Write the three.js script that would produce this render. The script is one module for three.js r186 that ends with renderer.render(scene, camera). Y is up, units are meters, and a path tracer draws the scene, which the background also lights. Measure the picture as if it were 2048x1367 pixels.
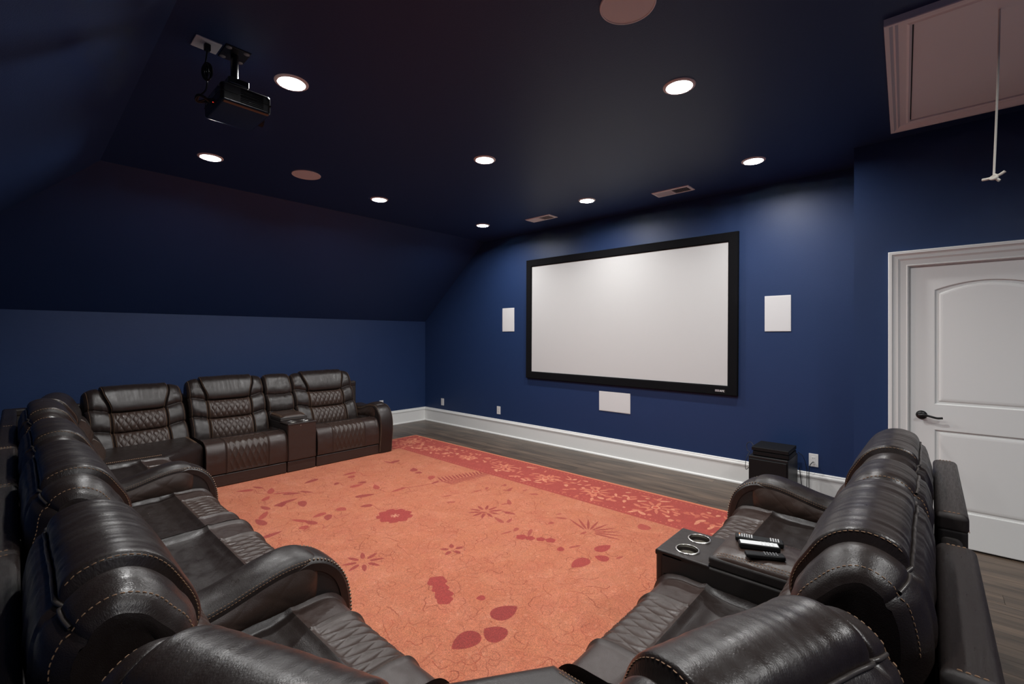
import * as THREE from 'three';
import { RoundedBoxGeometry } from 'three/addons/geometries/RoundedBoxGeometry.js';
import { mergeGeometries, toCreasedNormals } from 'three/addons/utils/BufferGeometryUtils.js';
import { RectAreaLightUniformsLib } from 'three/addons/lights/RectAreaLightUniformsLib.js';
import { ImprovedNoise } from 'three/addons/math/ImprovedNoise.js';

RectAreaLightUniformsLib.init();
// ---------------------------------------------------------------- camera, light, exposure
// world: x runs along the screen wall, y up, z = -(distance towards the screen wall)
const CEIL = 3.048, EYE = 1.524, YAW = 42.49 * Math.PI / 180;
const scene = new THREE.Scene();
scene.background = new THREE.Color(0x000000);
const camera = new THREE.PerspectiveCamera(2 * Math.atan(683.5 / 910) * 180 / Math.PI, 2048 / 1367, 0.05, 60);
camera.position.set(0, EYE, 0);
camera.lookAt(-Math.sin(YAW), EYE, -Math.cos(YAW));
camera.setViewOffset(2048, 1367, 0, 10.5, 2048, 1367);
const renderer = new THREE.WebGLRenderer({ antialias: true });
renderer.toneMapping = THREE.LinearToneMapping;
renderer.toneMappingExposure = 1.0;
renderer.shadowMap.enabled = true;
const LAMP_NITS = 655, LENS_GLOW = 9, LAMP_COLOR = new THREE.Color().setRGB(1.0, 0.995, 0.985);

// ---------------------------------------------------------------- helpers
function rng(seed) { let a = seed | 0; return () => { a = (a + 0x6d2b79f5) | 0; let t = Math.imul(a ^ (a >>> 15), 1 | a); t = (t + Math.imul(t ^ (t >>> 7), 61 | t)) ^ t; return ((t ^ (t >>> 14)) >>> 0) / 4294967296; }; }
const perlin = new ImprovedNoise();
const nz = (x, y, z = 0.37) => perlin.noise(x, y, z);
const clamp = (x, a, b) => Math.min(b, Math.max(a, x));
const sm = (a, b, x) => { const t = clamp((x - a) / (b - a), 0, 1); return t * t * (3 - 2 * t); };
const lerp = (a, b, t) => a + (b - a) * t;
const P = (u, h, v) => new THREE.Vector3(u, h, -v);
const taken = new Map();
function numbered(n) { const k = taken.get(n) || 0; taken.set(n, k + 1); return k ? n + '_' + String(k).padStart(3, '0') : n; }
function mesh(name, geo, mat, parent) {
  const m = new THREE.Mesh(geo, mat); m.castShadow = m.receiveShadow = true;
  if (parent) { m.name = name; parent.add(m); } else { m.name = numbered(name); scene.add(m); }
  return m;
}
function thing(name, label, category, pos = [0, 0, 0], turn = 0, group) {
  const g = new THREE.Group(); g.name = numbered(name); scene.add(g);
  g.position.set(...pos); g.rotation.y = turn; g.userData = { label, category };
  if (group) g.userData.group = group;
  return g;
}
function tag(o, label, category, group) { o.userData = { ...o.userData, label, category }; if (group) o.userData.group = group; return o; }
function struct(name, geo, mat, label) { const m = mesh(name, geo, mat); m.userData.kind = 'structure'; if (label) { m.userData.label = label; m.userData.category = 'structure'; } return m; }
function geoFrom(pos, uv, idx) {
  const g = new THREE.BufferGeometry();
  g.setAttribute('position', new THREE.Float32BufferAttribute(pos, 3));
  if (uv) g.setAttribute('uv', new THREE.Float32BufferAttribute(uv, 2));
  g.setIndex(idx); g.computeVertexNormals(); return g;
}
// grid patch: f(a, b) -> [x, y, z, u, v]
function patch(f, na, nb, flip = false) {
  const pos = [], uv = [], idx = [];
  for (let j = 0; j <= nb; j++) for (let i = 0; i <= na; i++) { const q = f(i / na, j / nb); pos.push(q[0], q[1], q[2]); uv.push(q[3] ?? i / na, q[4] ?? j / nb); }
  for (let j = 0; j < nb; j++) for (let i = 0; i < na; i++) {
    const a = j * (na + 1) + i, b = a + 1, c = a + na + 1, d = c + 1;
    flip ? idx.push(a, c, b, b, c, d) : idx.push(a, b, c, b, d, c);
  }
  return geoFrom(pos, uv, idx);
}
// solid slab: convex polygon pts (Vector3) pushed along off
function slab(pts, off) {
  const n = pts.length, pos = [], uv = [], idx = [];
  const e1 = pts[1].clone().sub(pts[0]).normalize(), nn = new THREE.Vector3();
  for (let i = 1; i < n - 1; i++) nn.add(new THREE.Vector3().crossVectors(pts[i].clone().sub(pts[0]), pts[i + 1].clone().sub(pts[0])));
  nn.normalize(); const e2 = new THREE.Vector3().crossVectors(nn, e1);
  const face = (q, a, b) => { const s = pos.length / 3; q.forEach((p) => { pos.push(p.x, p.y, p.z); const d = p.clone().sub(pts[0]); uv.push(d.dot(a), d.dot(b)); }); for (let i = 1; i < q.length - 1; i++) idx.push(s, s + i, s + i + 1); };
  const back = pts.map((p) => p.clone().add(off));
  const same = nn.dot(off) > 0;
  face(same ? [...pts].reverse() : pts, e1, e2); face(same ? back : [...back].reverse(), e1, e2);
  for (let i = 0; i < n; i++) { const j = (i + 1) % n, q = same ? [pts[i], pts[j], back[j], back[i]] : [pts[j], pts[i], back[i], back[j]]; face(q, q[1].clone().sub(q[0]).normalize(), off.clone().normalize()); }
  return geoFrom(pos, uv, idx);
}
function box(x0, x1, y0, y1, z0, z1) { const g = new THREE.BoxGeometry(Math.abs(x1 - x0), Math.abs(y1 - y0), Math.abs(z1 - z0)); g.translate((x0 + x1) / 2, (y0 + y1) / 2, (z0 + z1) / 2); return g; }
function rbox(x0, x1, y0, y1, z0, z1, r = 0.01, seg = 3) { const g = new RoundedBoxGeometry(Math.abs(x1 - x0), Math.abs(y1 - y0), Math.abs(z1 - z0), seg, r); g.translate((x0 + x1) / 2, (y0 + y1) / 2, (z0 + z1) / 2); return g; }
function tube(pts, r, seg = 40, rad = 6) { return new THREE.TubeGeometry(new THREE.CatmullRomCurve3(pts), seg, r, rad, false); }
// mitred sweep: path of {p: Vector3, out: Vector3 (mitre direction)}, profile [[offset along out, depth along up]]
function sweep(path, profile, up, closed = false) {
  const pos = [], idx = [], m = profile.length, n = path.length;
  const segs = closed ? n : n - 1;
  for (let i = 0; i < segs; i++) {
    const A = path[i], B = path[(i + 1) % n];
    for (let k = 0; k < m - 1; k++) {
      const s = pos.length / 3;
      for (const [Q, kk] of [[A, k], [B, k], [B, k + 1], [A, k + 1]]) { const p = Q.p.clone().addScaledVector(Q.out, profile[kk][0]).addScaledVector(up, profile[kk][1]); pos.push(p.x, p.y, p.z); }
      idx.push(s, s + 1, s + 2, s, s + 2, s + 3);
    }
  }
  const uv = []; for (let i = 0; i < pos.length / 3; i++) uv.push(pos[i * 3] + pos[i * 3 + 2], pos[i * 3 + 1]);
  return geoFrom(pos, uv, idx);
}

// ---------------------------------------------------------------- textures and materials
function dataTex(n, f, srgb = false, rep = 1) {
  const d = new Uint8Array(n * n * 4);
  for (let y = 0; y < n; y++) for (let x = 0; x < n; x++) { const c = f(x / n, y / n, x, y), o = (y * n + x) * 4; if (Array.isArray(c)) { d[o] = c[0]; d[o + 1] = c[1]; d[o + 2] = c[2]; } else d[o] = d[o + 1] = d[o + 2] = clamp(c, 0, 255); d[o + 3] = 255; }
  const t = new THREE.DataTexture(d, n, n); t.wrapS = t.wrapT = THREE.RepeatWrapping; t.magFilter = THREE.LinearFilter; t.minFilter = THREE.LinearFilter; t.repeat.set(rep, rep);
  if (srgb) t.colorSpace = THREE.SRGBColorSpace; t.needsUpdate = true; return t;
}
// tileable value noise
function tileNoise(seed, cells) {
  const r = rng(seed), g = Float32Array.from({ length: cells * cells }, () => r());
  const q = (t) => t * t * (3 - 2 * t);
  return (x, y) => { const X = x * cells, Y = y * cells, i = Math.floor(X), j = Math.floor(Y), a = q(X - i), b = q(Y - j), h = (m, k) => g[((k % cells + cells) % cells) * cells + ((m % cells + cells) % cells)]; return lerp(lerp(h(i, j), h(i + 1, j), a), lerp(h(i, j + 1), h(i + 1, j + 1), a), b); };
}
const n64 = tileNoise(3, 64), n128 = tileNoise(4, 128), n24 = tileNoise(5, 24), n8 = tileNoise(6, 8), n4 = tileNoise(7, 4);
const grainTex = dataTex(256, (x, y) => 255 * clamp(0.5 + 0.55 * (n64(x, y) - 0.5) + 0.35 * (n128(x, y) - 0.5) + 0.25 * (n24(x, y) - 0.5), 0, 1), false, 1 / 0.09);
const leatherRough = dataTex(256, (x, y) => 255 * clamp(0.80 + 0.22 * (n24(x, y) - 0.5) + 0.24 * (n8(x, y) - 0.5) + 0.1 * (n64(x, y) - 0.5), 0, 1), false, 1 / 0.35);
const paintTex = dataTex(256, (x, y) => 255 * clamp(0.5 + 0.5 * (n64(x, y) - 0.5) + 0.4 * (n128(x, y) - 0.5), 0, 1), false, 1 / 0.25);
const std = (o) => new THREE.MeshStandardMaterial(o), phy = (o) => new THREE.MeshPhysicalMaterial(o);
const lin = (r, g, b) => new THREE.Color().setRGB(r, g, b);
const M = {
  navy: phy({ color: lin(0.0145, 0.034, 0.102), roughness: 0.48, specularIntensity: 0.62, bumpMap: paintTex, bumpScale: 0.0004 }),
  white: phy({ color: lin(0.80, 0.795, 0.775), roughness: 0.42 }),
  doorWhite: phy({ color: lin(0.85, 0.85, 0.83), roughness: 0.4 }),
  plate: std({ color: lin(0.72, 0.71, 0.70), roughness: 0.4 }),
  grille: std({ color: lin(0.66, 0.66, 0.66), roughness: 0.7 }),
  plateDark: std({ color: lin(0.16, 0.16, 0.165), roughness: 0.6 }),
  ventDark: std({ color: lin(0.05, 0.05, 0.05), roughness: 0.8 }),
  screen: std({ color: lin(0.55, 0.55, 0.545), roughness: 0.95 }),
  velvet: phy({ color: lin(0.006, 0.006, 0.007), roughness: 0.95, specularIntensity: 0.15 }),
  leather: phy({ color: lin(0.0165, 0.0112, 0.0098), roughness: 0.46, roughnessMap: leatherRough, bumpMap: grainTex, bumpScale: 0.00035, specularIntensity: 0.85 }),
  quilt: phy({ color: lin(0.036, 0.0215, 0.0165), roughness: 0.46, roughnessMap: leatherRough, bumpMap: grainTex, bumpScale: 0.0003, specularIntensity: 0.8 }),
  frameLeather: phy({ color: lin(0.0135, 0.0100, 0.0090), roughness: 0.58, bumpMap: grainTex, bumpScale: 0.0003 }),
  baseLeather: phy({ color: lin(0.030, 0.0170, 0.0135), roughness: 0.52, roughnessMap: leatherRough, bumpMap: grainTex, bumpScale: 0.0003 }),
  piping: phy({ color: lin(0.045, 0.038, 0.034), roughness: 0.34 }),
  thread: std({ color: lin(0.235, 0.135, 0.075), roughness: 0.8 }),
  nail: std({ color: lin(0.20, 0.15, 0.11), metalness: 1, roughness: 0.35 }),
  chrome: std({ color: lin(0.72, 0.70, 0.66), metalness: 1, roughness: 0.22 }),
  blackMetal: std({ color: lin(0.012, 0.012, 0.012), roughness: 0.35, metalness: 0.3 }),
  blackGloss: phy({ color: lin(0.006, 0.006, 0.007), roughness: 0.25, clearcoat: 0.4, clearcoatRoughness: 0.2 }),
  blackMatte: phy({ color: lin(0.007, 0.007, 0.0075), roughness: 0.55, specularIntensity: 0.4 }),
  blackVinyl: phy({ color: lin(0.011, 0.011, 0.012), roughness: 0.42, specularIntensity: 0.6 }),
  cable: std({ color: lin(0.012, 0.012, 0.013), roughness: 0.5 }),
  cord: std({ color: lin(0.66, 0.63, 0.56), roughness: 0.8 }),
  lens: std({ color: lin(0.9, 0.9, 0.88), emissive: LAMP_COLOR, emissiveIntensity: LENS_GLOW, roughness: 0.5 }),
  redLed: std({ color: lin(0.2, 0, 0), emissive: lin(1, 0.05, 0.03), emissiveIntensity: 1.5 }),
  button: std({ color: lin(0.55, 0.55, 0.55), roughness: 0.5 }),
  silver: std({ color: lin(0.62, 0.63, 0.63), roughness: 0.4 }),
  orangeBtn: std({ color: lin(0.7, 0.25, 0.05), roughness: 0.5 }),
  glass: phy({ color: lin(0.03, 0.03, 0.05), roughness: 0.05, clearcoat: 1 }),
};

// ---------------------------------------------------------------- room shell
const UL = -6.84, UC = -5.285, UR = 1.75, VB = 5.1, VD = 4.58, VR = -1.06, VC = 0.495, KNEE = 1.80, UJ = -0.446, T = 0.12;
// floor of oak planks laid along the screen wall
{
  const floor = struct('floor', box(UL - T, UR + T, -0.12, -0.016, -(VB + T), -(VR - T)), std({ color: lin(0.012, 0.009, 0.007), roughness: 0.8 }), 'dark stained hardwood plank floor');
  const woodTex = (seed) => {
    const a = tileNoise(seed, 6), b = tileNoise(seed + 1, 64), c = tileNoise(seed + 2, 20);
    return dataTex(256, (x, y) => {
      const w = y + 0.06 * a(x * 0.5, y), g = 0.5 * c(x * 0.35, w) + 0.5 * b(x * 0.12, w), s = 0.78 + 0.5 * (g - 0.5) + 0.28 * (a(x, y) - 0.5);
      return [104 * s, 87 * s, 73 * s];
    }, true, 1);
  };
  const mats = [];
  for (let k = 0; k < 4; k++) { const map = woodTex(40 + k * 7); for (let j = 0; j < 3; j++) { const f = [0.86, 1.0, 1.16][j]; mats.push(phy({ map, color: lin(f, f * 0.99, f * 0.97), roughness: 0.36, bumpMap: map, bumpScale: 0.0003 })); } }
  const r = rng(11), w = 0.128;
  for (let v = VR; v < VB - 0.001; v += w) {
    let u = UL - r() * 1.5;
    const v1 = Math.min(v + w, VB);
    while (u < UR) {
      const L = 1.25 + r() * 1.1, a = Math.max(u, UL), b = Math.min(u + L, UR);
      if (b - a > 0.02) {
        const g = box(a + 0.0008, b - 0.0008, -0.016, 0, -(v1 - 0.0008), -(v + 0.0008));
        const uv = g.attributes.uv, p = g.attributes.position, ou = r() * 5, ov = r() * 5;
        for (let i = 0; i < uv.count; i++) uv.setXY(i, p.getX(i) * 0.6 + ou, p.getZ(i) * 2.6 + ov);
        mesh('plank', g, mats[Math.floor(r() * mats.length)], floor);
      }
      u += L;
    }
  }
}
const up = new THREE.Vector3(0, 1, 0);
struct('wall_back', slab([P(UL, 0, VB), P(UJ + 0.2, 0, VB), P(UJ + 0.2, CEIL, VB), P(UC, CEIL, VB), P(UL, KNEE, VB)], new THREE.Vector3(0, 0, -T)), M.navy, 'navy blue wall behind the projection screen');
struct('wall_left', box(UL - T, UL, 0, KNEE, -(VB + T), -(VR - T)), M.navy, 'low navy blue knee wall behind the leather sectional');
struct('wall_rear', box(UL, UR, 0, KNEE, -VR, -(VR - T)), M.navy, 'low navy blue knee wall at the rear of the room');
struct('wall_right', box(UR, UR + T, 0, CEIL, -(VD + T), -VR), M.navy, 'navy blue side wall past the door');
const LAMPS = [[-4.5, 4.32, 'in the corner of the sloped ceiling and the screen wall'], [-2.82, 4.32, 'between the two ceiling vents'], [-1.12, 4.32, 'by the screen wall above the tall speaker near the door'],
  [-4.5, 2.73, 'along the sloped ceiling between a round speaker and the screen wall'], [-2.82, 2.73, 'in the middle of the navy ceiling'], [-1.12, 2.73, 'beside the attic hatch'],
  [-4.5, 1.12, 'by the sloped ceiling behind the hanging projector'], [-2.82, 1.12, 'right in front of the hanging projector'], [-1.12, 1.12, 'above the right corner of the seating'],
  [1.15, 0.9, 'behind the right sectional'], [1.15, 2.0, 'between the attic hatch and the side wall']];
{
  const sh = new THREE.Shape([[UC, VC], [UR + T, VC], [UR + T, VB + T], [UC, VB + T]].map((p) => new THREE.Vector2(...p)));
  for (const [u, v] of LAMPS) sh.holes.push(new THREE.Path().absarc(u, v, 0.082, 0, Math.PI * 2, true));
  const g = new THREE.ExtrudeGeometry(sh, { depth: T, bevelEnabled: false, curveSegments: 24 }); g.rotateX(-Math.PI / 2); g.translate(0, CEIL, 0);
  struct('ceiling', g, M.navy, 'flat dark navy ceiling with recessed lights');
}
{
  const s = Math.hypot(CEIL - KNEE, UC - UL), nx = -(CEIL - KNEE) / s * T, ny = (UC - UL) / s * T;
  struct('ceiling_slope_left', slab([P(UL, KNEE, VR), P(UC, CEIL, VC), P(UC, CEIL, VB + T), P(UL, KNEE, VB + T)], new THREE.Vector3(nx, ny, 0)), M.navy, 'dark navy sloped ceiling above the low left wall');
  struct('ceiling_slope_rear', slab([P(UL, KNEE, VR), P(UR + T, KNEE, VR), P(UR + T, CEIL, VC), P(UC, CEIL, VC)], new THREE.Vector3(0, ny, -nx)), M.navy, 'navy sloped ceiling at the rear of the room');
}
// entry wall with its door opening, standing proud of the screen wall
const DU0 = -0.105, DU1 = 0.71, DH = 2.047;
{
  const sh = new THREE.Shape([[UJ, 0], [DU0 - 0.02, 0], [DU0 - 0.02, DH + 0.02], [DU1 + 0.02, DH + 0.02], [DU1 + 0.02, 0], [UR, 0], [UR, CEIL], [UJ, CEIL]].map((p) => new THREE.Vector2(...p)));
  const g = new THREE.ExtrudeGeometry(sh, { depth: 0.13, bevelEnabled: false }); g.translate(0, 0, -(VD + 0.13));
  const ret = box(UJ, UJ + 0.12, 0, CEIL, -(VB + 0.01), -(VD + 0.12));
  const bk = box(UJ + 0.1, UR + T, 0, CEIL, -(VD + 0.36), -(VD + 0.30));
  struct('wall_entry', mergeGeometries([g, ret.toNonIndexed(), bk.toNonIndexed()].map((q) => { q.deleteAttribute('uv'); return q; })), M.navy, 'navy blue wall around the white door');
}
// baseboards: profile [depth from wall, height]
const BASE = [[0.032, 0], [0.032, 0.012], [0.026, 0.02], [0.0185, 0.023], [0.0185, 0.188], [0.024, 0.192], [0.027, 0.206], [0.025, 0.216], [0.018, 0.220], [0.0165, 0.226], [0.0165, 0.233], [0.013, 0.238], [0, 0.240]];
function baseboard(name, a, b, outA, outB, label) { struct(name, sweep([{ p: a, out: outA }, { p: b, out: outB }], BASE, up), M.white, label); }
baseboard('baseboard_back', P(UL, 0, VB), P(UJ, 0, VB), new THREE.Vector3(1, 0, 1), new THREE.Vector3(0, 0, 1), 'tall white moulded baseboard along the screen wall');
baseboard('baseboard_left', P(UL, 0, VR), P(UL, 0, VB), new THREE.Vector3(1, 0, -1), new THREE.Vector3(1, 0, 1), 'tall white moulded baseboard along the low left wall');
baseboard('baseboard_rear', P(UL, 0, VR), P(UR, 0, VR), new THREE.Vector3(1, 0, -1), new THREE.Vector3(0, 0, -1), 'tall white moulded baseboard along the rear knee wall');
baseboard('baseboard_entry', P(UJ, 0, VD), P(DU0 - 0.125, 0, VD), new THREE.Vector3(0, 0, 1), new THREE.Vector3(0, 0, 1), 'white baseboard stub beside the door casing');

// ---------------------------------------------------------------- door, casing, hatch
{
  const d = new THREE.Group(); d.name = 'door_1'; scene.add(d); d.position.set(DU0, 0.015, -(VD + 0.012)); d.userData = { kind: 'structure', label: 'white two panel door with arched upper panel', category: 'door' };
  const W = DU1 - DU0, H = DH - 0.015, px0 = 0.135, px1 = W - 0.135;
  const arch = (x0, x1, y0, ys, rise) => { const pts = [[x0, y0], [x1, y0], [x1, ys]]; for (let k = 1; k < 24; k++) { const t = k / 24, x = lerp(x1, x0, t); pts.push([x, ys + rise * Math.sin(Math.PI * t) ** 0.85]); } pts.push([x0, ys]); return pts.map((p) => new THREE.Vector2(...p)); };
  const outline = new THREE.Shape([[0.003, 0], [W - 0.003, 0], [W - 0.003, H - 0.003], [0.003, H - 0.003]].map((p) => new THREE.Vector2(...p)));
  const upP = [px0, px1, 1.010, 1.856, 0.058], loP = [px0, px1, 0.242, 0.825, 0.0];
  outline.holes.push(new THREE.Path(arch(...upP)), new THREE.Path(arch(...loP)));
  const fr = new THREE.ExtrudeGeometry(outline, { depth: 0.010, bevelEnabled: true, bevelSize: 0.006, bevelThickness: 0.006, bevelSegments: 2 }); fr.translate(0, 0, -0.016);
  mesh('stiles_and_rails', fr, M.doorWhite, d);
  mesh('slab', box(0.004, W - 0.004, 0, H - 0.004, -0.040, -0.0125), M.doorWhite, d);
  for (const [x0, x1, y0, ys, rise] of [upP, loP]) {
    const s2 = new THREE.Shape(arch(x0 + 0.045, x1 - 0.045, y0 + 0.045, ys - 0.042, rise));
    const g = new THREE.ExtrudeGeometry(s2, { depth: 0.001, bevelEnabled: true, bevelSize: 0.022, bevelThickness: 0.008, bevelSegments: 3 }); g.translate(0, 0, -0.0115);
    mesh('raised_panel', g, M.doorWhite, d);
  }
  const hx = 0.065, hy = 0.924;
  const ros = new THREE.LatheGeometry([[0, 0.016], [0.012, 0.0155], [0.024, 0.012], [0.031, 0.006], [0.033, 0]].map((p) => new THREE.Vector2(...p)), 32); ros.rotateX(Math.PI / 2); ros.translate(hx, hy, 0);
  const h = mesh('door_handle', ros, M.blackMetal, d); h.userData.label = 'black lever handle on a round plate';
  const neck = new THREE.CylinderGeometry(0.011, 0.012, 0.05, 20); neck.rotateX(Math.PI / 2); neck.translate(hx, hy, 0.03);
  mesh('neck', neck, M.blackMetal, h);
  const lp = [[hx - 0.012, hy + 0.003, 0.052], [hx + 0.02, hy + 0.006, 0.056], [hx + 0.05, hy - 0.001, 0.055], [hx + 0.085, hy - 0.009, 0.052], [hx + 0.115, hy - 0.006, 0.05]].map((p) => new THREE.Vector3(...p));
  const lev = new THREE.TubeGeometry(new THREE.CatmullRomCurve3(lp), 30, 0.008, 10); mesh('lever', lev, M.blackMetal, h);
  const cap = new THREE.SphereGeometry(0.0105, 16, 10); cap.scale(1, 0.9, 0.7); cap.translate(hx - 0.01, hy + 0.003, 0.053); mesh('lever_hub', cap, M.blackMetal, h);
  mesh('latch_plate', box(0.001, 0.006, hy - 0.03, hy + 0.03, -0.02, -0.004), M.blackMetal, d);
  // jamb and moulded casing
  const jamb = [box(DU0 - 0.019, DU0 - 0.003, 0, DH + 0.003, -(VD + 0.125), -VD + 0.001), box(DU1 + 0.003, DU1 + 0.019, 0, DH + 0.003, -(VD + 0.125), -VD + 0.001), box(DU0 - 0.019, DU1 + 0.019, DH + 0.003, DH + 0.019, -(VD + 0.125), -VD + 0.001)];
  struct('trim_1', mergeGeometries(jamb), M.white, 'white door jamb');
  const CAS = [[0, 0], [0, 0.016], [0.006, 0.018], [0.012, 0.013], [0.045, 0.016], [0.058, 0.026], [0.068, 0.022], [0.080, 0.022], [0.092, 0.030], [0.094, 0.038], [0.112, 0.038], [0.116, 0.034], [0.116, 0]];
  const e = 0.010;
  const pth = [{ p: P(DU0 - e, 0, VD), out: new THREE.Vector3(-1, 0, 0) }, { p: P(DU0 - e, DH + e, VD), out: new THREE.Vector3(-1, 1, 0) }, { p: P(DU1 + e, DH + e, VD), out: new THREE.Vector3(1, 1, 0) }, { p: P(DU1 + e, 0, VD), out: new THREE.Vector3(1, 0, 0) }];
  struct('trim_2', sweep(pth, CAS, new THREE.Vector3(0, 0, 1)), M.white, 'moulded white casing around the door');
}
{
  const U0 = -0.42, U1 = 0.42, V0 = -0.76, V1 = 0.76, w = 0.105;
  const h = thing('attic_hatch', 'white attic hatch with moulded frame in the ceiling above the door', 'hatch', [0.2366, CEIL, -3.598], 0.030);
  const a = (U1 - U0) / 2 - w, b = (V1 - V0) / 2 - w;
  const HP = [[0, 0], [0, 0.014], [0.010, 0.018], [0.020, 0.012], [0.052, 0.014], [0.064, 0.024], [0.072, 0.020], [0.086, 0.034], [0.103, 0.036], [0.105, 0.032], [0.105, 0]];
  const c = [[-a, -b, -1, -1], [a, -b, 1, -1], [a, b, 1, 1], [-a, b, -1, 1]].map(([x, z, ox, oz]) => ({ p: new THREE.Vector3(x, 0, z), out: new THREE.Vector3(ox, 0, oz) }));
  mesh('frame', sweep(c, HP, new THREE.Vector3(0, -1, 0), true), M.white, h);
  mesh('panel', rbox(-a + 0.006, a - 0.006, -0.006, 0.0, -b + 0.006, b - 0.006, 0.002, 2), M.white, h);
  mesh('gap', box(-a, a, -0.001, 0, -b, b), M.ventDark, h);
  // pull cord
  const k = thing('pull_cord', 'white knotted pull cord hanging from the attic hatch', 'cord', [0.242, CEIL - 0.0075, -3.084]);
  mesh('string', tube([[0, 0, 0], [-0.004, -0.25, 0.002], [-0.010, -0.5, 0], [-0.018, -0.765, 0]].map((p) => new THREE.Vector3(...p)), 0.0042, 40, 8), M.cord, k);
  const q = (pts) => tube(pts.map((p) => new THREE.Vector3(-0.018 + p[0], -0.772 + p[1], p[2])), 0.0065, 24, 8);
  mesh('knot', mergeGeometries([q([[0, 0.012, 0], [0.01, 0, 0.008], [0, -0.01, 0.01], [-0.01, -0.002, -0.006], [0.002, 0.008, -0.008]]), q([[0, 0, 0], [0.018, 0.004, 0.012], [0.034, 0.014, 0.02]]), q([[0, 0, 0], [-0.016, -0.002, -0.010], [-0.036, 0.0, -0.022]]), q([[0, 0, 0], [0.010, -0.012, 0.002], [0.018, -0.022, 0.004]])]), M.cord, k);
}

// ---------------------------------------------------------------- ceiling fittings
for (const [u, v, where] of LAMPS) {
  const d = thing('downlight', 'glowing round recessed downlight ' + where, 'light', [u, CEIL, -v], 0, 'recessed ceiling downlights');
  const V2 = (q) => q.map((p) => new THREE.Vector2(...p));
  mesh('trim_ring', new THREE.LatheGeometry(V2([[0.0735, 0], [0.0745, -0.006], [0.078, -0.009], [0.088, -0.007], [0.094, -0.003], [0.095, 0]]), 48), M.plate, d);
  mesh('baffle', new THREE.LatheGeometry(V2([[0.0735, 0], [0.072, 0.007], [0.070, 0.012], [0.070, 0.018]]), 48), M.plate, d);
  mesh('housing', new THREE.LatheGeometry(V2([[0.0815, 0.0], [0.0815, 0.05], [0.0, 0.05]]), 32), M.plateDark, d);
  const lens = new THREE.CylinderGeometry(0.072, 0.072, 0.004, 48); lens.translate(0, 0.015, 0);
  mesh('lens', lens, M.lens, d);
  const L = new THREE.RectAreaLight(LAMP_COLOR, LAMP_NITS, 0.114, 0.114);
  L.position.set(0, 0.0105, 0); L.rotation.x = -Math.PI / 2; L.castShadow = true; d.add(L);
}
for (const [u, v, l] of [[-4.32, 1.85, 'round white ceiling speaker above the left sectional'], [-1.02, 1.90, 'round white ceiling speaker above the right sectional']]) {
  const s = thing('ceiling_speaker', l, 'speaker', [u, CEIL, -v], 0, 'round ceiling speakers');
  mesh('rim', new THREE.LatheGeometry([[0.118, -0.004], [0.119, -0.008], [0.125, -0.007], [0.127, -0.003], [0.127, 0]].map((p) => new THREE.Vector2(...p)), 64), M.plate, s);
  const g = new THREE.CylinderGeometry(0.1185, 0.1185, 0.005, 64); g.translate(0, -0.0028, 0); mesh('grille', g, M.grille, s);
}
for (const [u, v, l] of [[-1.98, 4.66, 'white ceiling air vent above the right half of the screen'], [-3.683, 4.577, 'white ceiling air vent above the left half of the screen']]) {
  const s = thing('ceiling_vent', l, 'vent', [u, CEIL, -v], 0, 'ceiling vents above the screen');
  const a = 0.198, b = 0.092, w = 0.026, c = [[-a + w, -b + w, -1, -1], [a - w, -b + w, 1, -1], [a - w, b - w, 1, 1], [-a + w, b - w, -1, 1]].map(([x, z, ox, oz]) => ({ p: new THREE.Vector3(x, 0, z), out: new THREE.Vector3(ox, 0, oz) }));
  mesh('frame', sweep(c, [[0, 0], [0, 0.008], [0.008, 0.010], [w - 0.003, 0.006], [w, 0]], new THREE.Vector3(0, -1, 0), true), M.plate, s);
  mesh('duct', box(-a + w, a - w, -0.0012, 0, -b + w, b - w), M.ventDark, s);
  mesh('divider', box(-0.006, 0.006, -0.009, 0, -b + w, b - w), M.plate, s);
  for (let k = 0; k < 9; k++) for (const sd of [-1, 1]) {
    const g = new THREE.BoxGeometry(0.0012, 0.013, 2 * (b - w)); g.rotateZ(sd * 0.85); g.translate(sd * (0.018 + k * 0.0182), -0.0045, 0);
    mesh('louvre', g, M.plate, s);
  }
}
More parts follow.
